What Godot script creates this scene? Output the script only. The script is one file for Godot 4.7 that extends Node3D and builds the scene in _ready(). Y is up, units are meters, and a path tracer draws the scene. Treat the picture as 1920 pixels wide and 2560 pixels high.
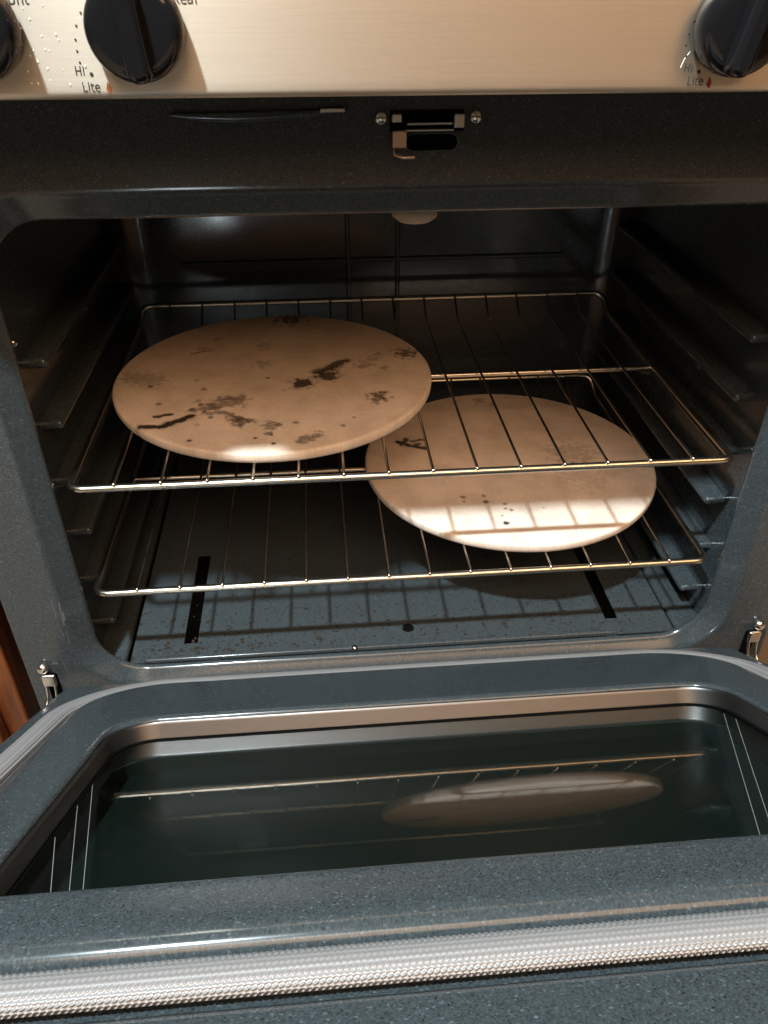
extends Node3D
# An oven with its door half open, two racks and two round baking stones.
# Lengths are measured from the upper rack (y = 0) and the oven's front face (z = 0); LIFT is the height of that rack above the kitchen floor.

const LIFT := 0.48
const DOOR_TILT := 0.55282       # the door stands 31.7 degrees above the horizontal
const GLASS_Y := -0.22193        # height of the door's inner glass plane where it meets z = 0
const RACK_HALF := 0.305
const PANEL_Z := 0.076

# stains on the stones, in metres from the stone's centre: x, z, x, z, radius, strength, softness
const UPPER_STAINS := [[-0.1257, 0.1092, -0.1071, 0.1108, 0.0013, 0.95, 0.3], [-0.1071, 0.1108, -0.0801, 0.092, 0.0016, 0.95, 0.3], [-0.1137, 0.0896, -0.1004, 0.0856, 0.001, 0.85, 0.3], [-0.0756, 0.0787, -0.058, 0.0714, 0.0033, 0.45, 0.7], [-0.0581, 0.07, -0.0353, 0.0598, 0.0053, 0.5, 0.8], [-0.0533, 0.0537, -0.0387, 0.055, 0.0025, 0.4, 0.8], [-0.0648, 0.0861, -0.0488, 0.0853, 0.0025, 0.5, 0.7], [-0.0444, 0.09, -0.0319, 0.0974, 0.002, 0.5, 0.6], [-0.0292, 0.108, -0.0292, 0.108, 0.0059, 0.75, 0.6], [-0.0379, 0.0969, -0.0234, 0.1065, 0.0032, 0.6, 0.7], [-0.0796, 0.0783, -0.0796, 0.0783, 0.0024, 0.65, 0.4], [0.0007, 0.1167, 0.0007, 0.1167, 0.0059, 0.5, 0.8], [0.0065, 0.1131, 0.0065, 0.1131, 0.0035, 0.45, 0.8], [-0.0027, 0.1324, -0.0027, 0.1324, 0.0023, 0.5, 0.4], [0.0006, 0.1347, 0.0006, 0.1347, 0.0012, 0.7, 0.4], [0.0032, 0.1514, 0.0032, 0.1514, 0.0013, 0.75, 0.4], [-0.0139, 0.14, -0.0139, 0.14, 0.0013, 0.75, 0.4], [-0.0755, 0.1391, -0.0755, 0.1391, 0.0017, 0.8, 0.4], [0.0301, 0.1476, 0.0446, 0.1392, 0.0033, 0.55, 0.6], [0.03, 0.0265, 0.03, 0.0265, 0.0073, 0.85, 0.35], [0.0565, 0.0097, 0.0565, 0.0097, 0.0079, 0.8, 0.4], [0.0456, 0.0011, 0.0766, -0.0256, 0.002, 0.75, 0.4], [0.0527, 0.0017, 0.0664, -0.0076, 0.0031, 0.5, 0.7], [0.1092, 0.0629, 0.1092, 0.0629, 0.0071, 0.75, 0.9], [0.1092, 0.0629, 0.1029, 0.0761, 0.0033, 0.35, 0.9], [0.1471, -0.042, 0.1471, -0.042, 0.0088, 0.65, 1], [0.1192, -0.0042, 0.1192, -0.0042, 0.0036, 0.4, 0.7], [0.0984, -0.0145, 0.0984, -0.0145, 0.0072, 0.35, 0.9], [0.1166, -0.0417, 0.1166, -0.0417, 0.0032, 0.4, 0.7], [0.1085, -0.0284, 0.1085, -0.0284, 0.0046, 0.2, 0.9], [0.0142, -0.156, 0.0142, -0.156, 0.0118, 0.7, 1], [-0.0148, -0.0241, -0.0148, -0.0241, 0.0064, 0.3, 0.8], [-0.0742, 0.0318, -0.0742, 0.0318, 0.0028, 0.5, 0.6], [-0.0828, 0.0106, -0.0828, 0.0106, 0.0022, 0.4, 0.6], [-0.1295, 0.0214, -0.1295, 0.0214, 0.0017, 0.4, 0.4], [-0.1151, 0.0621, -0.1151, 0.0621, 0.0018, 0.35, 0.4], [-0.0894, -0.0734, -0.075, -0.0693, 0.0023, 0.3, 0.8], [-0.0949, -0.0595, -0.0749, -0.0682, 0.0012, 0.5, 0.5], [-0.0706, -0.0987, -0.0706, -0.0987, 0.0039, 0.3, 0.8], [-0.1538, -0.0029, -0.1285, 0.0067, 0.0066, 0.28, 1], [-0.0145, -0.0759, -0.0145, -0.0759, 0.0072, 0.2, 1], [-0.0756, 0.0587, -0.0756, 0.0587, 0.0029, 0.35, 0.8], [-0.0726, 0.0679, -0.0726, 0.0679, 0.0018, 0.5, 0.4], [0.0112, 0.0405, 0.0112, 0.0405, 0.0025, 0.25, 0.7], [0.0233, 0.1125, 0.0233, 0.1125, 0.0016, 0.3, 0.4], [0.0696, 0.1225, 0.0696, 0.1225, 0.0014, 0.25, 0.4], [-0.0068, 0.0105, -0.0068, 0.0105, 0.0013, 0.4, 0.4], [0.0803, 0.1069, 0.0803, 0.1069, 0.001, 0.3, 0.4], [-0.0724, 0.1085, -0.0724, 0.1085, 0.0024, 0.25, 0.8], [-0.0291, 0.076, -0.0291, 0.076, 0.002, 0.3, 0.8], [-0.0599, 0.095, -0.0599, 0.095, 0.0016, 0.4, 0.4]]
const LOWER_STAINS := [[-0.1267, -0.0487, -0.1135, -0.0391, 0.0012, 0.85, 0.3], [-0.1135, -0.0391, -0.0947, -0.0303, 0.0012, 0.85, 0.3], [-0.123, -0.0427, -0.116, -0.0546, 0.0011, 0.8, 0.3], [-0.1095, -0.0489, -0.0962, -0.0518, 0.0009, 0.6, 0.4], [-0.108, -0.037, -0.1017, -0.042, 0.0011, 0.7, 0.4], [-0.1254, -0.0474, -0.1254, -0.0474, 0.0023, 0.8, 0.5], [-0.0071, -0.15, -0.0071, -0.15, 0.0062, 0.35, 0.8], [0.0088, -0.1352, 0.0088, -0.1352, 0.0028, 0.4, 0.7], [0.0808, -0.0034, 0.0808, -0.0034, 0.0166, 0.2, 1], [0.0771, 0.0379, 0.0771, 0.0379, 0.0214, 0.12, 1], [0.0615, -0.016, 0.0615, -0.016, 0.0112, 0.12, 1], [-0.0297, 0.1298, -0.0297, 0.1298, 0.002, 0.9, 0.4], [-0.0316, 0.1158, -0.0316, 0.1158, 0.0008, 0.8, 0.4], [-0.0439, 0.0885, -0.0439, 0.0885, 0.0016, 0.6, 0.4], [-0.0676, 0.0774, -0.0676, 0.0774, 0.0016, 0.4, 0.4], [-0.0246, 0.0946, -0.0246, 0.0946, 0.0015, 0.5, 0.4], [-0.02, 0.106, -0.02, 0.106, 0.0013, 0.5, 0.4], [-0.0442, 0.0771, -0.0442, 0.0771, 0.0012, 0.4, 0.4], [-0.0252, 0.1034, -0.0252, 0.1034, 0.001, 0.5, 0.4], [-0.0678, 0.0864, -0.0678, 0.0864, 0.001, 0.3, 0.4], [0.0744, 0.0189, 0.0744, 0.0189, 0.0027, 0.3, 0.8], [0.0164, 0.1047, 0.0164, 0.1047, 0.001, 0.2, 0.4], [-0.0832, 0.0259, -0.0832, 0.0259, 0.008, 0.1, 1]]


var mats := {}

# ------------------------------------------------------------------ mesh helpers
class Shape:
	var v := PackedVector3Array()
	var uv := PackedVector2Array()
	var ix := PackedInt32Array()

	func add(p: Vector3, t := Vector2.ZERO) -> int:
		v.append(p)
		uv.append(t)
		return v.size() - 1

	func tri(a: int, b: int, c: int) -> void:
		ix.append_array(PackedInt32Array([a, b, c]))

	func quad(a: int, b: int, c: int, d: int) -> void:
		ix.append_array(PackedInt32Array([a, b, c, a, c, d]))

	# joins a list of equally long rings of points
	func loft(rings: Array, closed := true, cap_first := false, cap_last := false, flip := false) -> void:
		var n: int = rings[0].size()
		var base := v.size()
		for j in rings.size():
			for i in n:
				add(rings[j][i], Vector2(float(i) / n, float(j) / maxf(1.0, rings.size() - 1)))
		var m := n if closed else n - 1
		for j in rings.size() - 1:
			for i in m:
				var a := base + j * n + i
				var b := base + j * n + (i + 1) % n
				if flip:
					quad(a, a + n, b + n, b)
				else:
					quad(a, b, b + n, a + n)
		if cap_first:
			fan(rings[0], not flip)
		if cap_last:
			fan(rings[rings.size() - 1], flip)

	func fan(ring, turned: bool) -> void:
		var c := Vector3.ZERO
		for p in ring:
			c += p
		var k := add(c / ring.size())
		var first := v.size()
		for p in ring:
			add(p)
		for i in ring.size():
			var a: int = first + i
			var b: int = first + (i + 1) % ring.size()
			if turned:
				tri(k, b, a)
			else:
				tri(k, a, b)

	func mesh() -> ArrayMesh:
		var nrm := PackedVector3Array()
		nrm.resize(v.size())
		for t in range(0, ix.size(), 3):
			var a := v[ix[t]]
			var f := (v[ix[t + 2]] - a).cross(v[ix[t + 1]] - a)
			for k in 3:
				nrm[ix[t + k]] += f
		for i in nrm.size():
			nrm[i] = nrm[i].normalized() if nrm[i].length_squared() > 1e-24 else Vector3.UP
		var arr := []
		arr.resize(Mesh.ARRAY_MAX)
		arr[Mesh.ARRAY_VERTEX] = v
		arr[Mesh.ARRAY_NORMAL] = nrm
		arr[Mesh.ARRAY_TEX_UV] = uv
		arr[Mesh.ARRAY_INDEX] = ix
		var m := ArrayMesh.new()
		m.add_surface_from_arrays(Mesh.PRIMITIVE_TRIANGLES, arr)
		return m


# a rounded rectangle as a ring of points in a plane, wound the same way whatever its size
func rounded(x0: float, x1: float, y0: float, y1: float, r0: float, steps := 10, along := 6, r1 := -1.0) -> PackedVector2Array:
	var out := PackedVector2Array()
	var most := minf(x1 - x0, y1 - y0) * 0.499
	var a := minf(r0, most)
	var b := minf(r1 if r1 > 0.0 else r0, most)
	var centres := [Vector2(x1 - a, y0 + a), Vector2(x1 - b, y1 - b), Vector2(x0 + b, y1 - b), Vector2(x0 + a, y0 + a)]
	var radii := [a, b, b, a]
	for k in 4:
		var c: Vector2 = centres[k]
		var r: float = radii[k]
		for i in steps + 1:
			var t := -PI / 2 + k * PI / 2 + i * PI / 2 / steps
			out.append(c + r * Vector2(cos(t), sin(t)))
		var last := out[out.size() - 1]
		var nxt: Vector2 = centres[(k + 1) % 4] + float(radii[(k + 1) % 4]) * Vector2(cos(k * PI / 2), sin(k * PI / 2))
		for i in range(1, along):
			out.append(last.lerp(nxt, float(i) / along))
	return out


# rings whose third coordinate is z (frame, cavity) or y (things on the tilted door and lying plates)
func ring_z(box: Array, r: float, grow: float, z: float, steps := 10, along := 6) -> PackedVector3Array:
	var out := PackedVector3Array()
	for p in rounded(box[0] - grow, box[1] + grow, box[2] - grow, box[3] + grow, maxf(r + grow, 0.0005), steps, along):
		out.append(Vector3(p.x, p.y, z))
	return out


func ring_y(box: Array, r: float, grow: float, y: float, steps := 10, along := 6) -> PackedVector3Array:
	var out := PackedVector3Array()
	var near: float = box[4] if box.size() > 4 else r      # a fifth number is the radius of the two near corners
	for p in rounded(box[0] - grow, box[1] + grow, box[2] - grow, box[3] + grow, maxf(r + grow, 0.0005), steps, along, maxf(near + grow, 0.0005)):
		out.append(Vector3(p.x, y, p.y))
	return out


# a box with rounded edges, centred on c
func soft_box(c: Vector3, size: Vector3, edge: float, s: Shape = null) -> Shape:
	if s == null:
		s = Shape.new()
	var h := size / 2
	var box := [c.x - h.x, c.x + h.x, c.y - h.y, c.y + h.y]
	var rings := []
	for k in 4:
		var t := k * PI / 6
		rings.append(ring_z(box, edge, -edge * (1 - sin(t)), c.z - h.z + edge * (1 - cos(t)), 3, 1))
	for k in range(3, -1, -1):
		var t := k * PI / 6
		rings.append(ring_z(box, edge, -edge * (1 - sin(t)), c.z + h.z - edge * (1 - cos(t)), 3, 1))
	s.loft(rings, true, true, true)
	return s


# a round or oval wire along a path
func wire(path: PackedVector3Array, ra: float, rb: float, sides: int, closed := false, up := Vector3.UP, s: Shape = null) -> Shape:
	if s == null:
		s = Shape.new()
	var rings := []
	var n := path.size()
	for i in n:
		var d := (path[(i + 1) % n] - path[(i - 1 + n) % n]) if closed else (path[mini(i + 1, n - 1)] - path[maxi(i - 1, 0)])
		d = d.normalized()
		var side := d.cross(up)
		if side.length() < 1e-3:
			side = d.cross(Vector3.BACK)
		side = side.normalized()
		var top := side.cross(d).normalized()
		var ring := PackedVector3Array()
		for k in sides:
			var t := TAU * k / sides
			ring.append(path[i] + side * cos(t) * ra + top * sin(t) * rb)
		rings.append(ring)
	if closed:
		rings.append(rings[0])
	s.loft(rings, true, not closed, not closed)
	return s


# a turned shape: profile of (radius, height) about the y axis
func turned(profile: Array, sides: int, s: Shape = null, at := Vector3.ZERO) -> Shape:
	if s == null:
		s = Shape.new()
	var rings := []
	for p in profile:
		var ring := PackedVector3Array()
		for k in sides:
			var t := TAU * k / sides
			ring.append(at + Vector3(cos(t) * p[0], p[1], sin(t) * p[0]))
		rings.append(ring)
	s.loft(rings, true, false, false, true)
	return s


func ball(c: Vector3, r: Vector3, s: Shape = null, rows := 8, sides := 12) -> Shape:
	if s == null:
		s = Shape.new()
	var rings := []
	for j in rows + 1:
		var a := PI * j / rows
		var ring := PackedVector3Array()
		for k in sides:
			var t := TAU * k / sides
			ring.append(c + Vector3(cos(t) * sin(a) * r.x, -cos(a) * r.y, sin(t) * sin(a) * r.z))
		rings.append(ring)
	s.loft(rings, true, false, false, true)
	return s


func rounded_path(pts: Array, r: float, steps := 5, closed := false) -> PackedVector3Array:
	var out := PackedVector3Array()
	var n := pts.size()
	for i in n:
		var p: Vector3 = pts[i]
		if not closed and (i == 0 or i == n - 1):
			out.append(p)
			continue
		var a: Vector3 = pts[(i - 1 + n) % n]
		var b: Vector3 = pts[(i + 1) % n]
		var rr := minf(r, minf(p.distance_to(a), p.distance_to(b)) * 0.45)
		var q0 := p.move_toward(a, rr)
		var q1 := p.move_toward(b, rr)
		for k in steps + 1:
			var t := float(k) / steps
			out.append(q0.lerp(p, t).lerp(p.lerp(q1, t), t))
	return out


# ------------------------------------------------------------------ objects
func part(called: String, m, mat: Material, parent: Node, at := Vector3.ZERO) -> MeshInstance3D:
	var o := MeshInstance3D.new()
	o.name = called
	o.mesh = m.mesh() if m is Shape else m
	o.material_override = mat
	o.position = at
	parent.add_child(o, true)
	return o


func thing(called: String, label: String, category: String, at: Vector3, group := "") -> Node3D:
	var o := Node3D.new()
	o.name = called
	add_child(o, true)
	o.position = at
	o.set_meta("label", label)
	o.set_meta("category", category)
	if group:
		o.set_meta("group", group)
	return o


# ------------------------------------------------------------------ materials
func lin(r: float, g: float, b: float) -> Color:
	return Color(r, g, b).linear_to_srgb()


func plain(c: Color, rough: float, metal := 0.0) -> StandardMaterial3D:
	var m := StandardMaterial3D.new()
	m.albedo_color = c
	m.roughness = rough
	m.metallic = metal
	return m


func noise(seed_: int, freq: float, octaves := 4) -> FastNoiseLite:
	var n := FastNoiseLite.new()
	n.seed = seed_
	n.noise_type = FastNoiseLite.TYPE_SIMPLEX
	n.frequency = freq
	n.fractal_octaves = octaves
	return n


# porcelain enamel: dark blue grey with fine pale flecks
func fleck_image(size: int, base: Color, seed_: int, amount: float) -> ImageTexture:
	var im := Image.create(size, size, false, Image.FORMAT_RGB8)
	var rng := RandomNumberGenerator.new()
	rng.seed = seed_
	for y in size:
		for x in size:
			var k := 1.0 + rng.randfn(0.0, 0.22) * amount
			k = clampf(k, 0.35, 1.9)
			im.set_pixel(x, y, Color(base.r * k, base.g * k, base.b * k).linear_to_srgb())
	for i in int(size * size * 0.012 * amount):
		var p := Vector2i(rng.randi_range(0, size - 2), rng.randi_range(0, size - 2))
		var f := rng.randf_range(1.6, 3.2)
		var c := Color(minf(base.r * f + 0.01, 1), minf(base.g * f + 0.01, 1), minf(base.b * f + 0.01, 1)).linear_to_srgb()
		im.set_pixel(p.x, p.y, c)
		if rng.randf() < 0.4:
			im.set_pixel(p.x + 1, p.y, c)
	for i in int(size * size * 0.0012):
		var p := Vector2i(rng.randi_range(0, size - 2), rng.randi_range(0, size - 2))
		var c := Color(base.r * 0.3, base.g * 0.3, base.b * 0.3).linear_to_srgb()
		im.set_pixel(p.x, p.y, c)
		im.set_pixel(p.x, p.y + 1, c)
	return ImageTexture.create_from_image(im)


func enamel(tex: Texture2D, tile: float, rough: float) -> StandardMaterial3D:
	var m := StandardMaterial3D.new()
	m.albedo_texture = tex
	m.uv1_triplanar = true
	m.uv1_scale = Vector3.ONE / tile
	m.roughness = rough
	m.metallic_specular = 0.5
	return m


func make_materials() -> void:
	var flecks := fleck_image(512, Color(0.042, 0.051, 0.055), 11, 1.2)
	mats.enamel = enamel(flecks, 0.32, 0.15)
	mats.black = plain(lin(0.012, 0.012, 0.013), 0.35)
	mats.void = plain(lin(0.004, 0.004, 0.004), 0.9)
	mats.void.metallic_specular = 0.0
	mats.knob = plain(lin(0.008, 0.008, 0.009), 0.09)
	mats.screw = plain(lin(0.62, 0.58, 0.50), 0.22, 1.0)
	mats.zinc = plain(lin(0.66, 0.63, 0.57), 0.30, 1.0)
	mats.hinge = plain(lin(0.72, 0.71, 0.68), 0.25, 1.0)
	mats.copper = plain(lin(0.72, 0.50, 0.36), 0.35, 1.0)
	mats.ink = plain(lin(0.05, 0.045, 0.04), 0.6)
	mats.ink_red = plain(lin(0.55, 0.05, 0.06), 0.6)
	mats.ink_brown = plain(lin(0.28, 0.07, 0.015), 0.6)
	mats.ceramic = plain(lin(0.55, 0.45, 0.33), 0.8)
	mats.side = plain(lin(0.02, 0.02, 0.022), 0.4)

	mats.chrome = plain(lin(0.66, 0.60, 0.50), 0.25, 1.0)

	# brushed stainless sheet: grain runs from side to side
	var grain := Image.create(512, 512, false, Image.FORMAT_RGB8)
	var rng := RandomNumberGenerator.new()
	rng.seed = 31
	for y in 512:
		var row := rng.randf_range(-1.0, 1.0)
		for x in 512:
			if rng.randf() < 0.03:
				row = lerpf(row, rng.randf_range(-1.0, 1.0), 0.7)
			var t := 0.90 + 0.05 * row + rng.randf_range(-0.02, 0.02)
			grain.set_pixel(x, y, Color(0.74 * t, 0.65 * t, 0.53 * t).linear_to_srgb())
	var steel := plain(Color.WHITE, 0.38, 0.92)
	steel.albedo_texture = ImageTexture.create_from_image(grain)
	steel.uv1_triplanar = true
	steel.uv1_scale = Vector3(1 / 0.25, 1 / 0.12, 1 / 0.25)
	steel.anisotropy_enabled = true
	steel.anisotropy = 0.75
	mats.steel = steel
	mats.window_frame = plain(lin(0.155, 0.150, 0.146), 0.40, 1.0)

	var glass := plain(Color(0.01, 0.012, 0.012, 0.25), 0.02)
	glass.transparency = BaseMaterial3D.TRANSPARENCY_ALPHA
	glass.metallic_specular = 0.5
	mats.glass = glass
	mats.braid = plain(lin(0.245, 0.235, 0.23), 0.42, 0.2)

	# cabinet wood: reddish orange with upright grain
	var wood := Image.create(256, 512, false, Image.FORMAT_RGB8)
	var wn := noise(41, 1.0, 5)
	for y in 512:
		for x in 256:
			var t := clampf(0.5 + 0.8 * wn.get_noise_2d(x * 0.06, y * 0.006) + 0.25 * wn.get_noise_2d(x * 0.5 + 90, y * 0.02), 0, 1)
			wood.set_pixel(x, y, Color(lerpf(0.07, 0.20, t), lerpf(0.016, 0.058, t), lerpf(0.005, 0.012, t)).linear_to_srgb())
	var w := plain(Color.WHITE, 0.35)
	w.albedo_texture = ImageTexture.create_from_image(wood)
	w.uv1_triplanar = true
	w.uv1_scale = Vector3(4, 2, 4)
	mats.wood = w
	mats.vinyl = plain(lin(0.30, 0.24, 0.18), 0.6)


func stone_material(stains: Array, seed_: int, base: Color, span: float) -> StandardMaterial3D:
	var size := 768
	var im := Image.create(size, size, false, Image.FORMAT_RGB8)
	var coarse := noise(seed_, 0.006, 4)
	var fine := noise(seed_ + 1, 0.09, 3)
	var ragged := noise(seed_ + 2, 0.04, 2)
	var rng := RandomNumberGenerator.new()
	rng.seed = seed_
	var char := PackedFloat32Array()      # burnt black
	var toast := PackedFloat32Array()     # brown, soaked in
	char.resize(size * size)
	toast.resize(size * size)
	for s in stains:
		var a := Vector2(s[0], s[1])
		var b := Vector2(s[2], s[3])
		var r: float = s[4]
		var hard: bool = s[6] < 0.45
		if a.distance_to(b) > 0.001:
			r *= 2.5 if hard else 1.9
		else:
			r *= 1.35
		var grow := r * 2.6 + 0.003
		var lo := (Vector2(minf(a.x, b.x) - grow, minf(a.y, b.y) - grow) / span + Vector2(0.5, 0.5)) * size
		var hi := (Vector2(maxf(a.x, b.x) + grow, maxf(a.y, b.y) + grow) / span + Vector2(0.5, 0.5)) * size
		for y in range(maxi(0, int(lo.y)), mini(size, int(hi.y) + 1)):
			for x in range(maxi(0, int(lo.x)), mini(size, int(hi.x) + 1)):
				var p := (Vector2(x + 0.5, y + 0.5) / size - Vector2(0.5, 0.5)) * span
				var d := p.distance_to(Geometry2D.get_closest_point_to_segment(p, a, b)) / r
				var wob: float = ragged.get_noise_2d(x * 1.0, y * 1.0) * (0.3 + 0.6 * s[6])
				var i := y * size + x
				if hard:
					var k: float = smoothstep(1.25, 0.75, d - wob) * s[5]
					char[i] = maxf(char[i], k)
					toast[i] = maxf(toast[i], 0.45 * smoothstep(2.0, 0.8, d - wob))
				else:
					var k: float = smoothstep(1.45, 0.35, d - wob) * minf(0.9, s[5] * 1.35)
					k *= clampf(0.9 + 0.35 * fine.get_noise_2d(x, y), 0.6, 1.0)
					toast[i] = 1.0 - (1.0 - toast[i]) * (1.0 - k)
	for y in size:
		for x in size:
			var t := 1.0 + 0.12 * coarse.get_noise_2d(x, y) + 0.07 * fine.get_noise_2d(x, y) + rng.randf_range(-0.04, 0.04)
			if rng.randf() < 0.004:
				t *= 0.72                                     # open pores
			var brown := clampf(0.07 + coarse.get_noise_2d(x * 1.7 + 300, y * 1.7) * 0.22, 0.0, 0.3)
			var c := Color(base.r * t, base.g * t, base.b * t)
			c = c.lerp(Color(0.42, 0.30, 0.20), brown)
			var i := y * size + x
			c = c.lerp(Color(0.085, 0.055, 0.034), toast[i])
			c = c.lerp(Color(0.022, 0.015, 0.011), char[i])
			im.set_pixel(x, y, Color(clampf(c.r, 0, 1), clampf(c.g, 0, 1), clampf(c.b, 0, 1)).linear_to_srgb())
	var m := plain(Color.WHITE, 0.88)
	m.albedo_texture = ImageTexture.create_from_image(im)
	m.metallic_specular = 0.25
	return m


# ------------------------------------------------------------------ the range
func build_range() -> Node3D:
	var r := thing("oven_range", "dark blue grey enamel oven range with stainless knob panel and its door half open", "oven", Vector3.ZERO)
	var up := Vector3(0, LIFT, 0)

	# front frame round the opening
	var face := [-0.380, 0.390, -0.275, 0.334]
	var crease := [-0.327, 0.337, -0.2265, 0.2536]
	var inner := [-0.309, 0.319, -0.212, 0.2335]
	var f := Shape.new()
	f.loft([
		ring_z(face, 0.004, 0.0, -0.03), ring_z(face, 0.004, 0.0, -0.002), ring_z(face, 0.004, -0.0006, -0.0006), ring_z(face, 0.004, -0.002, 0.0),
		ring_z(face, 0.004, -0.004, 0.0), ring_z(crease, 0.062, 0.004, 0.0), ring_z(crease, 0.062, 0.0018, 0.0), ring_z(crease, 0.062, 0.0, -0.0005), ring_z(crease, 0.062, -0.0016, -0.0016),
		ring_z(crease, 0.062, -0.004, -0.0036), ring_z(inner, 0.046, 0.005, -0.0095), ring_z(inner, 0.046, 0.0022, -0.0112), ring_z(inner, 0.046, 0.0006, -0.013), ring_z(inner, 0.046, 0.0, -0.0152),
		ring_z(inner, 0.046, 0.0006, -0.0172), ring_z(inner, 0.046, 0.0025, -0.0186), ring_z(inner, 0.046, 0.008, -0.0192)], true, false, false, true)
	var frame := part("front_frame", f, mats.enamel, r, up)
	var scuffed := plain(lin(0.11, 0.125, 0.135), 0.6)
	var scuffs := [[Vector3(-0.3343, -0.1039, 0.0001), Vector3(-0.3345, -0.1263, 0.0001)], [Vector3(-0.3277, -0.1078, 0.0001), Vector3(-0.3294, -0.1365, 0.0001)], [Vector3(-0.3267, -0.1158, -0.0011), Vector3(-0.3276, -0.1304, 0.0001)], [Vector3(-0.3411, -0.1490, 0.0001), Vector3(-0.3427, -0.1787, 0.0001), Vector3(-0.3403, -0.2002, 0.0001)], [Vector3(-0.3359, -0.1351, 0.0001), Vector3(-0.3328, -0.1525, 0.0001)], [Vector3(-0.3304, -0.1591, 0.0001), Vector3(-0.3253, -0.1634, -0.0020), Vector3(-0.3247, -0.1546, -0.0023)], [Vector3(-0.3291, -0.1446, 0.0001), Vector3(-0.3302, -0.1610, 0.0001)]]
	for i in scuffs.size():
		part("scuff", wire(PackedVector3Array(scuffs[i]), [0.0005, 0.0009, 0.0006, 0.0002, 0.0003, 0.0003, 0.0003][i], 0.0002, 6, false, Vector3(0.55, 0, 0.83)), scuffed, frame)

	# the cavity behind it
	var room := [-0.322, 0.332, -0.290, 0.246]
	var c := Shape.new()
	c.loft([ring_z(inner, 0.046, 0.008, -0.0192), ring_z(room, 0.05, 0.0, -0.024), ring_z(room, 0.05, 0.0, -0.15), ring_z(room, 0.05, 0.0, -0.28), ring_z(room, 0.05, 0.0, -0.415), ring_z(room, 0.05, -0.002, -0.432),
		ring_z(room, 0.05, -0.008, -0.446), ring_z(room, 0.05, -0.018, -0.454), ring_z(room, 0.05, -0.032, -0.456), ring_z(room, 0.05, -0.045, -0.456)], true, false, false, true)
	c.fan(ring_z(room, 0.05, -0.045, -0.456), true)
	var cavity := part("oven_cavity", c, mats.enamel, r, up)
	for x in [-0.031, 0.034]:
		part("back_rib", soft_box(Vector3(x, 0.02, -0.4555), Vector3(0.006, 0.28, 0.006), 0.0025), mats.enamel, cavity)
	part("back_rib", soft_box(Vector3(0.005, 0.062, -0.4555), Vector3(0.50, 0.006, 0.005), 0.002), mats.enamel, cavity)

	# rails that carry the racks
	var rail := soft_box(Vector3.ZERO, Vector3(0.024, 0.009, 0.37), 0.004).mesh()
	for k in 6:
		var y := 0.1137 - 0.0587 * k - 0.0078
		part("rack_rail", rail, mats.enamel, r, up + Vector3(-0.3140, y, -0.242))
		part("rack_rail", rail, mats.enamel, r, up + Vector3(0.3240, y, -0.242))
	for p in [Vector3(-0.314, 0.010, -0.022), Vector3(-0.314, -0.128, -0.022), Vector3(-0.314, 0.137, -0.03), Vector3(0.324, 0.014, -0.022), Vector3(0.324, -0.118, -0.022)]:
		part("screw", ball(Vector3.ZERO, Vector3(0.0035, 0.0035, 0.0035)), mats.screw, r, up + p)

	# floor plate with a slot on either side
	build_floor_plate(r, up)

	# broiler igniter hanging from the ceiling of the cavity
	part("broiler_igniter", turned([[0.0, 0.178], [0.016, 0.179], [0.0215, 0.183], [0.022, 0.190], [0.018, 0.196], [0.006, 0.198], [0.006, 0.247]], 28, null, Vector3(0.0235, 0, -0.20)), mats.ceramic, r, up)

	build_latch(r, up)
	build_panel(r, up)
	build_hinges(r, up)
	build_door(r, up)

	# outer body: sides, back, cooktop, plinth, drawer
	part("side_panel", soft_box(Vector3(-0.3785, -0.03, -0.30), Vector3(0.004, 0.90, 0.54), 0.001), mats.side, r, up)
	part("side_panel", soft_box(Vector3(0.3885, -0.03, -0.30), Vector3(0.004, 0.90, 0.54), 0.001), mats.side, r, up)
	part("back_panel", soft_box(Vector3(0.005, -0.03, -0.575), Vector3(0.76, 0.90, 0.008), 0.001), mats.side, r, up)
	part("cooktop", soft_box(Vector3(0.005, 0.432, -0.26), Vector3(0.772, 0.02, 0.64), 0.006), mats.black, r, up)
	part("storage_drawer", soft_box(Vector3(0.005, -0.370, -0.012), Vector3(0.756, 0.165, 0.024), 0.005), mats.enamel, r, up)
	part("plinth", soft_box(Vector3(0.005, -0.4675, -0.29), Vector3(0.72, 0.025, 0.50), 0.002), mats.black, r, up)
	return r


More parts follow.
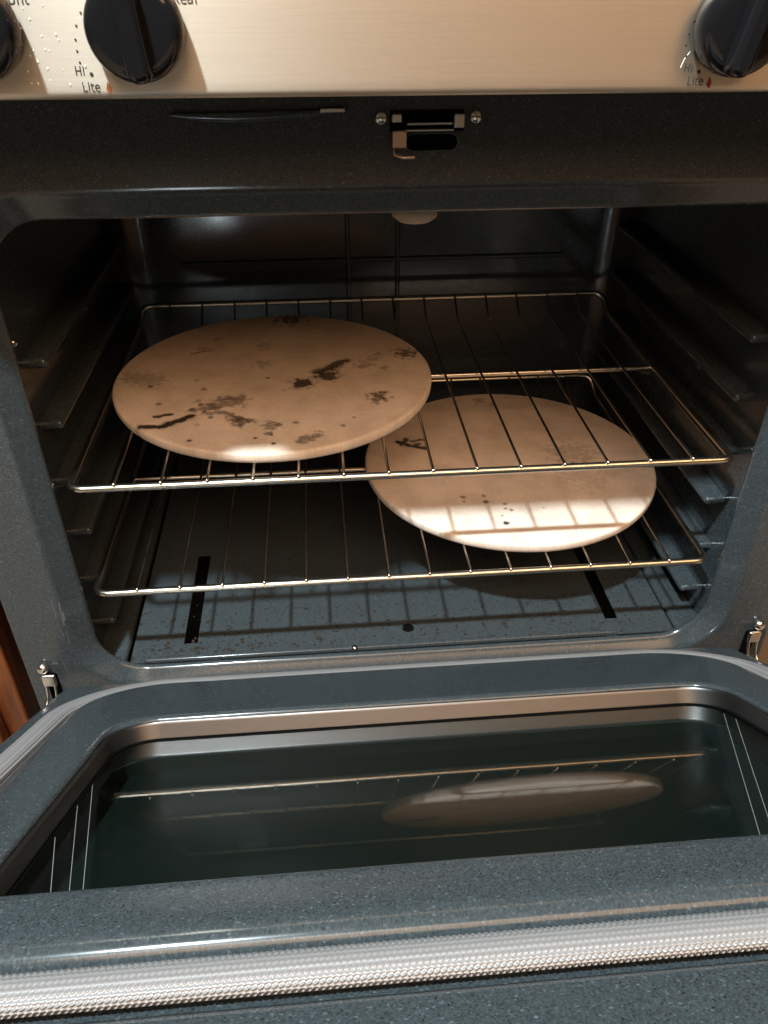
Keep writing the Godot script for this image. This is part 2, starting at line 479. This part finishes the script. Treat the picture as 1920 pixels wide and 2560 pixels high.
func build_floor_plate(r: Node3D, up: Vector3) -> void:
	var s := Shape.new()
	var y := -0.2122
	var z0 := -0.0195
	var z1 := -0.445
	var slot := [[-0.2330, -0.2185], [0.2265, 0.2405]]
	var cuts := [-0.285, slot[0][0], slot[0][1], slot[1][0], slot[1][1], 0.2955]
	for k in 5:
		var pieces := [[z1, z0]] if k % 2 == 0 else [[z1, -0.196], [-0.044, z0]]
		for q in pieces:
			var a := [Vector3(cuts[k], y, q[0]), Vector3(cuts[k + 1], y, q[0]), Vector3(cuts[k + 1], y, q[1]), Vector3(cuts[k], y, q[1])]
			var id := []
			for p in a:
				id.append(s.add(p, Vector2((p.x + 0.3) / 0.6, (p.z + 0.45) / 0.6)))
			s.quad(id[0], id[1], id[2], id[3])
			for e in 4:
				var p: Vector3 = a[e]
				var q2: Vector3 = a[(e + 1) % 4]
				var i0 := s.add(p)
				var i1 := s.add(q2)
				var i2 := s.add(q2 - Vector3(0, 0.0016, 0))
				var i3 := s.add(p - Vector3(0, 0.0016, 0))
				s.quad(i3, i2, i1, i0)
	var im := Image.create(1024, 1024, false, Image.FORMAT_RGB8)
	var rng := RandomNumberGenerator.new()
	rng.seed = 77
	var spot := noise(78, 0.018, 5)
	for yy in 1024:
		for xx in 1024:
			var k := clampf(1.0 + rng.randfn(0.0, 0.2), 0.4, 1.8)
			var c := Color(0.042 * k, 0.051 * k, 0.055 * k)
			# baked-on brown spatter, thickest along the front edge
			var w := float(xx) / 1024
			var zz := float(yy) / 1024 * 0.6 - 0.45
			var near := smoothstep(-0.11, -0.03, zz)
			var t := spot.get_noise_2d(xx, yy) + 0.35 * spot.get_noise_2d(xx * 4.0, yy * 4.0)
			var side := 0.16 * smoothstep(0.25, 0.03, w) + 0.13 * smoothstep(0.06, 0.0, absf(w - 0.83))
			var d := clampf((t - 0.72 + 0.12 * near + side * near) * 7.0, 0.0, 0.9)
			c = c.lerp(Color(0.030, 0.022, 0.012), d)
			im.set_pixel(xx, yy, c.linear_to_srgb())
	for i in 900:
		var p := Vector2i(rng.randi_range(4, 1019), rng.randi_range(560, 735))
		for j in rng.randi_range(1, 7):
			im.set_pixel(p.x + rng.randi_range(-2, 2), p.y + rng.randi_range(-2, 2), Color(0.02, 0.014, 0.01).linear_to_srgb())
	var m := plain(Color.WHITE, 0.22)
	m.albedo_texture = ImageTexture.create_from_image(im)
	var plate := part("floor_plate", s, m, r, up)
	# pressed ridge along the front, a round hole and a screw
	part("ridge", soft_box(Vector3(-0.02, y + 0.0006, -0.0225), Vector3(0.50, 0.0036, 0.005), 0.0016), mats.enamel, plate)
	part("hole", turned([[0.0, y + 0.0006], [0.0062, y + 0.0006], [0.0066, y]], 20, null, Vector3(0.0075, 0, -0.048)), mats.void, plate)
	part("screw", ball(Vector3(-0.052, y + 0.001, -0.0215), Vector3(0.0035, 0.0028, 0.0035)), mats.screw, plate)
	for x in [-0.3075, 0.3180]:
		part("floor_ledge", soft_box(Vector3(x, -0.2200, -0.235), Vector3(0.033, 0.010, 0.42), 0.0048), mats.enamel, plate)
	# crumbs
	var crumbs := Shape.new()
	var cr := RandomNumberGenerator.new()
	cr.seed = 5
	for i in 170:
		var x := cr.randf_range(-0.275, 0.285)
		if cr.randf() < 0.45:
			x = cr.randf_range(-0.275, -0.14)
		var z := -0.02 - absf(cr.randfn(0.0, 0.028))
		var q := cr.randf_range(0.0005, 0.0017)
		ball(Vector3(x, y + q * 0.5, z), Vector3(q * cr.randf_range(0.7, 1.8), q * 0.8, q), crumbs, 3, 5)
	var cm := part("crumbs", crumbs, plain(lin(0.03, 0.02, 0.012), 0.9), plate)
	cm.set_meta("kind", "stuff")


func build_latch(r: Node3D, up: Vector3) -> void:
	var back := part("door_latch", soft_box(Vector3(0.0055, 0.2965, 0.0006), Vector3(0.050, 0.013, 0.0016), 0.0006), mats.void, r, up)
	part("lug", soft_box(Vector3(-0.0152, 0.2990, 0.004), Vector3(0.0065, 0.0052, 0.006), 0.0008), mats.zinc, back)
	part("lug", soft_box(Vector3(0.0265, 0.2970, 0.004), Vector3(0.0070, 0.0085, 0.006), 0.0008), mats.zinc, back)
	part("striker", wire(PackedVector3Array([Vector3(-0.008, 0.2952, 0.004), Vector3(0.022, 0.2952, 0.004)]), 0.0009, 0.0009, 8), mats.zinc, back)
	part("bracket", soft_box(Vector3(0.0065, 0.2912, 0.0028), Vector3(0.034, 0.0014, 0.004), 0.0005), mats.zinc, back)
	part("tongue", soft_box(Vector3(-0.0133, 0.2862, 0.0055), Vector3(0.0098, 0.0108, 0.003), 0.0010), mats.copper, back)
	part("hook", wire(PackedVector3Array([Vector3(-0.0165, 0.2795, 0.004), Vector3(-0.0165, 0.2768, 0.007), Vector3(-0.011, 0.2755, 0.009), Vector3(-0.0035, 0.2755, 0.0085)]), 0.0016, 0.0011, 8), mats.copper, back)
	var slot := Shape.new()
	var sb := [-0.0085, 0.0270, 0.2780, 0.2885]
	slot.loft([ring_z(sb, 0.005, 0.0012, 0.0002, 6, 2), ring_z(sb, 0.005, 0.0010, 0.0012, 6, 2), ring_z(sb, 0.005, 0.0, 0.0014, 6, 2), ring_z(sb, 0.005, -0.0004, 0.0004, 6, 2)], true, false, false, true)
	part("slot_rim", slot, mats.enamel, back)
	var hole := Shape.new()
	hole.fan(ring_z(sb, 0.005, 0.0002, 0.0005, 6, 2), true)
	part("slot", hole, mats.void, back)
	for x in [-0.0253, 0.0383]:
		part("screw", ball(Vector3(x, 0.2985, 0.0012), Vector3(0.0044, 0.0044, 0.0032)), mats.screw, back)
	# bowed trim strip under the control panel
	var trim := Shape.new()
	var rings := []
	for i in 41:
		var t := i / 40.0
		var x := lerpf(-0.162, -0.047, t)
		var yt := 0.3032 + 0.0012 * t
		var drop := 0.0075 * pow(sin(PI * clampf(t * 0.93 + 0.04, 0, 1)), 0.8) * (1.0 - 0.45 * t) + 0.0007
		var ring := PackedVector3Array()
		for k in 12:
			var a := TAU * k / 12
			ring.append(Vector3(x, yt - drop * 0.5 + cos(a) * drop * 0.5, 0.0022 + sin(a) * 0.0022))
		rings.append(ring)
	trim.loft(rings, true, true, true)
	part("trim_strip", trim, mats.enamel, r, up)
	part("trim_clip", soft_box(Vector3(-0.0575, 0.3040, 0.0048), Vector3(0.016, 0.0022, 0.0012), 0.0004), mats.zinc, r, up)


func build_panel(r: Node3D, up: Vector3) -> void:
	# cross-section of the folded sheet, swept from side to side
	var prof := [[-0.004, 0.331], [0.020, 0.3225], [0.066, 0.3206], [0.0710, 0.3206], [0.0738, 0.3212], [0.0754, 0.3228], [0.0760, 0.3252], [0.0760, 0.330], [0.0760, 0.36], [0.0760, 0.40], [0.0740, 0.418], [0.066, 0.4235], [0.0, 0.4235]]
	var s := Shape.new()
	var rings := []
	for x in [-0.384, -0.2, 0.0, 0.2, 0.394]:
		var ring := PackedVector3Array()
		for p in prof:
			ring.append(Vector3(x, p[1], p[0]))
		rings.append(ring)
	s.loft(rings, false)
	for i in s.v.size():
		s.uv[i] = Vector2(s.v[i].y * 4.0, s.v[i].x * 4.0)
	var panel := part("control_panel", s, mats.steel, r, up)
	# lettering
	var font := SystemFont.new()
	font.font_names = PackedStringArray(["Droid Sans"])
	for t in [["Front", -0.2236, 0.3640, 0.0050], ["Rear", -0.1348, 0.3640, 0.0050], ["Hi", -0.1962, 0.3316, 0.0042], ["Lite", -0.1918, 0.3236, 0.0044], ["Hi", 0.1462, 0.3304, 0.0042], ["Lite", 0.1518, 0.3234, 0.0044]]:
		var tm := TextMesh.new()
		tm.text = t[0]
		tm.font = font
		tm.font_size = 32
		tm.pixel_size = t[3] / 23.0
		tm.depth = 0.0002
		tm.horizontal_alignment = HORIZONTAL_ALIGNMENT_CENTER
		tm.vertical_alignment = VERTICAL_ALIGNMENT_BOTTOM
		part("lettering", tm, mats.ink, panel, Vector3(t[1], t[2], PANEL_Z + 0.00015))
	var dot := turned([[0.0, 0.0003], [0.0009, 0.0003], [0.0009, 0.0]], 12).mesh()
	for p in [[-0.1903, 0.3336, 1.25], [-0.1953, 0.3392, 0.7], [-0.1956, 0.3446, 0.7], [-0.1953, 0.3499, 0.7], [-0.1935, 0.3562, 0.7], [-0.190, 0.362, 0.7], [0.1530, 0.3318, 1.25], [0.1435, 0.340, 0.7], [0.1420, 0.3455, 0.7], [0.1425, 0.351, 0.7], [0.1440, 0.357, 0.7]]:
		var d := part("dial_dot", dot, mats.ink, panel, Vector3(p[0], p[1], PANEL_Z + 0.0001))
		d.rotation.x = PI / 2
		d.scale = Vector3(p[2], 1, p[2]) * 0.85
	for q in [[-0.1823, 0.3268, mats.ink_brown], [0.1604, 0.3262, mats.ink_red]]:
		var fl := Shape.new()
		var ring := PackedVector3Array()
		for k in 20:
			var a := TAU * k / 20
			var w := 0.0013 * (1.0 - 0.55 * maxf(0.0, sin(a)))
			ring.append(Vector3(cos(a) * w, sin(a) * 0.0027 + 0.0003 * cos(3 * a), 0.0002))
		fl.fan(ring, true)
		part("flame_mark", fl, q[2], panel, Vector3(q[0], q[1], PANEL_Z + 0.0001))
	# dried drops of water on the steel
	var drops := Shape.new()
	var rng := RandomNumberGenerator.new()
	rng.seed = 9
	for i in 30:
		var q := Vector2(rng.randfn(-0.213, 0.008), rng.randf_range(0.327, 0.372))
		var rad := rng.randf_range(0.0003, 0.0008)
		ball(Vector3(q.x, q.y, PANEL_Z), Vector3(rad, rad * 1.25, rad * 0.5), drops, 4, 8)
	var dm := part("water_drops", drops, plain(lin(0.72, 0.68, 0.62), 0.15), panel)
	dm.set_meta("kind", "stuff")
	part("glint_arc", wire(PackedVector3Array([Vector3(0.1415, 0.3340, PANEL_Z), Vector3(0.1430, 0.3385, PANEL_Z), Vector3(0.1455, 0.3420, PANEL_Z)]), 0.0002, 0.0003, 6), plain(lin(0.8, 0.76, 0.7), 0.5), panel)  # arc of reflected light drawn on the steel as a pale thread
	# knobs
	var disc := turned([[0.0, 0.0], [0.0235, 0.0], [0.0250, 0.0015], [0.0255, 0.005], [0.0250, 0.0115], [0.0236, 0.0150], [0.0212, 0.0168], [0.018, 0.0174], [0.009, 0.0176], [0.0, 0.0176]], 48).mesh()
	var grip_box := Shape.new()
	var rings2 := []
	for q in [[0.0, 0.0165], [0.0, 0.0220], [-0.0007, 0.0252], [-0.0022, 0.0272], [-0.0040, 0.0278]]:
		rings2.append(ring_y([-0.0068, 0.0068, -0.0243, 0.0243], 0.0062, q[0], q[1], 8, 3))
	grip_box.loft(rings2, true, false, true)
	var grip := grip_box.mesh()
	for k in [[-0.2465, 0.3550, 0.05], [-0.1618, 0.3550, 0.09], [0.1685, 0.3550, -0.20], [0.2532, 0.3550, 0.0]]:
		var kn := part("control_knob", disc, mats.knob, r, up + Vector3(k[0], k[1], PANEL_Z + 0.0015))
		kn.basis = Basis(Vector3.BACK, k[2]) * Basis(Vector3.RIGHT, PI / 2)
		part("grip", grip, mats.knob, kn)


func build_hinges(r: Node3D, up: Vector3) -> void:
	for q in [[-0.3612, -1.0], [0.3735, 1.0]]:
		var x: float = q[0]
		var s: float = q[1]
		var h := part("door_hinge", soft_box(Vector3(x - s * 0.004, -0.222, 0.0006), Vector3(0.012, 0.046, 0.002), 0.0008), mats.void, r, up)
		part("pin", ball(Vector3(x, -0.1890, 0.0035), Vector3(0.0062, 0.0062, 0.005), null, 10, 16), mats.hinge, h)
		part("strap", soft_box(Vector3(x - s * 0.0045, -0.2012, 0.008), Vector3(0.0135, 0.015, 0.004), 0.0018), mats.hinge, h)
		for e in [-0.0042, 0.0042]:
			part("arm", wire(rounded_path([Vector3(x - s * 0.0045 + e, -0.206, 0.008), Vector3(x - s * 0.0040 + e, -0.222, 0.012), Vector3(x - s * 0.0010 + e, -0.236, 0.030), Vector3(x + e, -0.240, 0.046)], 0.006), 0.0013, 0.0019, 8), mats.hinge, h)


func build_door(r: Node3D, up: Vector3) -> void:
	var win := [-0.251, 0.248, 0.174, 0.434, 0.010]
	var plateau := [-0.300, 0.298, 0.060, 0.484]
	var outer := [-0.340, 0.338, 0.0215, 0.615]
	var wr := 0.036
	var pr := 0.075
	var s := Shape.new()
	s.loft([
		ring_y(win, wr, 0.0, 0.0125), ring_y(win, wr, 0.0, 0.0148), ring_y(win, wr, 0.0008, 0.0163), ring_y(win, wr, 0.0024, 0.0172), ring_y(win, wr, 0.005, 0.0175), ring_y(win, wr, 0.009, 0.0175),
		ring_y(plateau, pr, -0.020, 0.0175), ring_y(plateau, pr, -0.013, 0.0174), ring_y(plateau, pr, -0.0085, 0.0168), ring_y(plateau, pr, -0.0048, 0.0155), ring_y(plateau, pr, -0.0020, 0.0132), ring_y(plateau, pr, -0.0004, 0.0098),
		ring_y(plateau, pr, 0.0, 0.006), ring_y(plateau, pr, 0.0006, 0.0025), ring_y(plateau, pr, 0.002, 0.001), ring_y(plateau, pr, 0.0265, 0.001), ring_y(plateau, pr, 0.0280, 0.0018), ring_y(plateau, pr, 0.0290, 0.0042),
		ring_y(plateau, pr, 0.0305, 0.0060), ring_y(plateau, pr, 0.0330, 0.0068), ring_y(plateau, pr, 0.0355, 0.0070),
		ring_y(outer, 0.012, -0.003, 0.0070), ring_y(outer, 0.012, -0.001, 0.0064), ring_y(outer, 0.012, 0.0, 0.005), ring_y(outer, 0.012, 0.0, -0.034), ring_y(outer, 0.012, -0.004, -0.038)], true, false, true, true)
	var door := part("oven_door", s, mats.enamel, r, up + Vector3(0, GLASS_Y, 0))
	door.rotation.x = -DOOR_TILT
	# metal rim of the window, dark seal, glass, dark inside
	var rim := Shape.new()
	rim.loft([ring_y(win, wr, -0.0002, 0.0118), ring_y(win, wr, -0.0003, 0.0138), ring_y(win, wr, -0.0012, 0.0146), ring_y(win, wr, -0.0022, 0.0140), ring_y(win, wr, -0.0026, 0.012), ring_y(win, wr, -0.0036, 0.0004)], true, false, false, true)
	part("window_rim", rim, mats.window_frame, door)
	var seal := Shape.new()
	seal.loft([ring_y(win, wr, -0.0034, 0.0006), ring_y(win, wr, -0.0040, 0.0012), ring_y(win, wr, -0.0050, 0.0012), ring_y(win, wr, -0.0056, 0.0003)], true, false, false, true)
	part("window_seal", seal, mats.void, door)
	var pane := Shape.new()
	pane.fan(ring_y(win, wr, -0.002, 0.0), true)
	part("window_pane", pane, mats.glass, door)
	var mark := plain(lin(0.34, 0.36, 0.32), 0.5)  # pale strips drawn where the frame's upright edges reflect in the glass
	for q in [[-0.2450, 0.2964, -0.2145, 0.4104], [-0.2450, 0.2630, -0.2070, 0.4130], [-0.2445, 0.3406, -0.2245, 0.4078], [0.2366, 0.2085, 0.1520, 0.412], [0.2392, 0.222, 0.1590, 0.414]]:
		part("edge_reflection", wire(PackedVector3Array([Vector3(q[0], 0.0003, q[1]), Vector3((q[0] + q[2]) / 2, 0.0003, (q[1] + q[3]) / 2), Vector3(q[2], 0.0003, q[3])]), 0.00015, 0.00015, 6), mark, door)
	var box := Shape.new()
	box.loft([ring_y(win, wr, -0.001, -0.0005), ring_y(win, wr, -0.001, -0.026)], true, false, true, true)
	part("window_box", box, plain(lin(0.006, 0.013, 0.010), 0.35), door)
	part("door_skin", soft_box(Vector3(0.004, -0.036, 0.318), Vector3(0.750, 0.006, 0.590), 0.002), mats.black, door)
	# braided gasket: a flattened rope whose woven beads are raised off its surface
	var line := ring_y(plateau, pr, 0.0140, 0.0084, 24, 40)
	var dense := PackedVector3Array()
	var total := 0.0
	for i in line.size():
		total += line[i].distance_to(line[(i + 1) % line.size()])
	var bead := 0.0027
	var count := int(total / bead) * 3
	var step := total / count
	var seg := 0
	var run := 0.0
	for i in count:
		var want := i * step
		while seg < line.size() - 1 and run + line[seg].distance_to(line[seg + 1]) < want:
			run += line[seg].distance_to(line[seg + 1])
			seg += 1
		var a := line[seg]
		var b := line[(seg + 1) % line.size()]
		dense.append(a.lerp(b, clampf((want - run) / maxf(a.distance_to(b), 1e-6), 0, 1)))
	var g := Shape.new()
	var rings := []
	var rows := 20
	var sides := 80
	for i in count:
		var d := (dense[(i + 2) % count] - dense[(i - 2 + count) % count]).normalized()
		var side := d.cross(Vector3.UP).normalized()
		var ring := PackedVector3Array()
		for k in sides:
			var t := float(k) / sides
			var row := t * rows
			var slant := 1.0 if int(row) % 2 == 0 else -1.0
			var fr := row - floorf(row)
			var ph := i / 3.0 + slant * (fr - 0.5) * 0.7 + (0.5 if int(row) % 2 == 1 else 0.0)
			var bump := (0.5 + 0.5 * cos(TAU * ph)) * (1.0 - pow(absf(fr * 2 - 1), 3.0))
			var rad := 1.0 + 0.15 * (bump - 0.3)
			var a := TAU * t
			ring.append(dense[i] + side * cos(a) * 0.0103 * rad + Vector3.UP * sin(a) * 0.0056 * rad)
		rings.append(ring)
	rings.append(rings[0])
	g.loft(rings)
	part("gasket", g, mats.braid, door)


# ------------------------------------------------------------------ racks, stones, cabinet
func build_rack() -> Node3D:
	var k := thing("oven_rack", "wire oven rack holding the heavily stained baking stone", "oven rack", Vector3.ZERO, "oven racks")
	var w := RACK_HALF
	var depth := 0.392
	var rise := 0.0220
	part("frame", wire(rounded_path([Vector3(-w, 0, 0), Vector3(w, 0, 0), Vector3(w, 0, -depth + 0.02), Vector3(w - 0.006, rise, -depth), Vector3(-w + 0.006, rise, -depth), Vector3(-w, 0, -depth + 0.02)], 0.012, 5, true), 0.0035, 0.0035, 14, true), mats.chrome, k)
	part("cross_bar", wire(PackedVector3Array([Vector3(-w + 0.002, -0.0042, -0.212), Vector3(w - 0.002, -0.0042, -0.212)]), 0.0028, 0.0028, 12), mats.chrome, k)
	var s := Shape.new()
	wire(rounded_path([Vector3(0, 0.0044, 0.0022), Vector3(0, 0.0040, -depth + 0.030), Vector3(0, rise + 0.002, -depth + 0.003), Vector3(0, rise + 0.0038, -depth)], 0.008, 4), 0.0014, 0.0014, 8, false, Vector3.UP, s)
	ball(Vector3(0, 0.0042, 0.0018), Vector3(0.0020, 0.0020, 0.0020), s, 6, 8)
	var m := s.mesh()
	for i in 14:
		part("wire" if i == 0 else "wire_%03d" % i, m, mats.chrome, k, Vector3(-0.2645 + 0.04069 * i, 0, 0))
	return k


func stone_mesh(radius: float, thick: float, span: float) -> ArrayMesh:
	var s := Shape.new()
	var prof := [[0.0, 0.0], [radius - 0.004, 0.0], [radius - 0.0015, 0.0012], [radius - 0.0003, 0.0035], [radius, 0.006], [radius, thick - 0.0026], [radius - 0.0004, thick - 0.0014], [radius - 0.0014, thick - 0.0004], [radius - 0.0026, thick], [radius - 0.0045, thick], [radius * 0.5, thick], [0.0, thick]]
	turned(prof, 128, s)
	for i in s.v.size():
		s.uv[i] = Vector2(s.v[i].x / span + 0.5, s.v[i].z / span + 0.5)
	return s.mesh()


func _ready() -> void:
	# ---------------- camera
	var cam := Camera3D.new()
	cam.name = "camera"
	add_child(cam)
	cam.position = Vector3(-0.07323, 0.38595 + LIFT, 0.57797)
	cam.rotation = Vector3(-0.61319, -0.08668, 0.00106)
	cam.fov = 65.990
	cam.near = 0.02
	cam.far = 40.0
	cam.current = true

	# ---------------- surroundings: a dim, warm kitchen
	var env := Environment.new()
	env.background_mode = Environment.BG_COLOR
	env.background_color = Color(1.0, 0.86, 0.70)
	env.background_energy_multiplier = 0.045
	env.tonemap_mode = Environment.TONE_MAPPER_LINEAR
	env.tonemap_exposure = 1.0
	env.sdfgi_enabled = true
	env.ssao_enabled = true
	env.ssil_enabled = true
	var we := WorldEnvironment.new()
	we.name = "environment"
	we.environment = env
	add_child(we)

	make_materials()

	# ---------------- lamps and fill: a small cool bulb high up on the left, an unseen broad warm fill panel added behind the photographer
	var bulb := thing("ceiling_bulb", "small cool white bulb hanging above the oven", "lamp", Vector3(-0.46, 1.60 + LIFT, 0.62))
	var glow := plain(Color.WHITE, 0.5)
	glow.emission_enabled = true
	glow.emission = Color(0.93, 0.98, 1.0)
	glow.emission_energy_multiplier = 60.0
	part("lamp_globe", ball(Vector3.ZERO, Vector3(0.04, 0.04, 0.04), null, 12, 20), glow, bulb)
	var omni := OmniLight3D.new()
	omni.name = "bulb_light"
	omni.light_color = Color(0.90, 0.97, 1.0)
	omni.light_energy = 6.6
	omni.light_size = 0.04
	omni.omni_range = 12.0
	omni.omni_attenuation = 2.0
	omni.shadow_enabled = true
	bulb.add_child(omni)

	var warm := thing("warm_fill", "unseen broad warm fill panel added behind the photographer", "lamp", Vector3(0.5, 1.95 + LIFT, 2.1))
	var wg := plain(Color.WHITE, 0.6)
	wg.emission_enabled = true
	wg.emission = Color(1.0, 0.77, 0.54)
	wg.emission_energy_multiplier = 0.2
	part("fill_panel", soft_box(Vector3(0, 0.02, 0), Vector3(2.8, 0.03, 2.0), 0.008), wg, warm)
	var area := AreaLight3D.new()
	area.name = "panel_light"
	area.light_color = Color(1.0, 0.77, 0.54)
	area.light_energy = 7.8
	area.area_size = Vector2(2.8, 2.0)
	area.area_range = 12.0
	area.shadow_enabled = true
	area.rotation.x = -PI / 2
	warm.add_child(area)

	# ---------------- setting
	var ground := MeshInstance3D.new()
	ground.name = "floor"
	var gb := BoxMesh.new()
	gb.size = Vector3(6, 0.04, 6)
	ground.mesh = gb
	ground.position = Vector3(0, -0.02, 0.6)
	ground.material_override = mats.vinyl
	ground.set_meta("kind", "structure")
	add_child(ground)

	build_range()

	# ---------------- wooden cabinet beside it
	var cab := thing("wooden_cabinet", "reddish brown wooden kitchen cabinet standing beside the oven", "cabinet", Vector3(-0.637, 0, -0.034))
	part("carcass", soft_box(Vector3(0.002, 0.445, -0.29), Vector3(0.436, 0.87, 0.57), 0.003), mats.wood, cab)
	part("cabinet_door", soft_box(Vector3(-0.020, 0.42, 0.0045), Vector3(0.430, 0.70, 0.018), 0.004), mats.wood, cab)
	part("worktop", soft_box(Vector3(-0.002, 0.895, -0.28), Vector3(0.436, 0.03, 0.62), 0.006), mats.side, cab)

	# ---------------- racks and stones
	var upper := build_rack()
	upper.position = Vector3(0.0038, LIFT, -0.026)
	var lower: Node3D = upper.duplicate()
	lower.name = "oven_rack_001"
	add_child(lower)
	lower.position = Vector3(0.0042, LIFT - 0.1174, -0.021)
	lower.set_meta("label", "wire oven rack holding the cleaner baking stone, close above the oven floor")

	var span := 0.36
	var disc := stone_mesh(0.1699, 0.0113, span)
	var a := thing("baking_stone", "round beige baking stone with dark burnt streaks and spots", "baking stone", Vector3(-0.1235, LIFT + 0.0056, -0.2146), "round baking stones")
	part("disc", disc, stone_material(UPPER_STAINS, 51, Color(0.77, 0.62, 0.50), span), a)
	var b := thing("baking_stone_001", "cleaner round beige baking stone with a few specks, seen through rack wires", "baking stone", Vector3(0.1431, LIFT - 0.1174 + 0.0056, -0.2091), "round baking stones")
	part("disc", disc, stone_material(LOWER_STAINS, 61, Color(0.81, 0.67, 0.56), span), b)
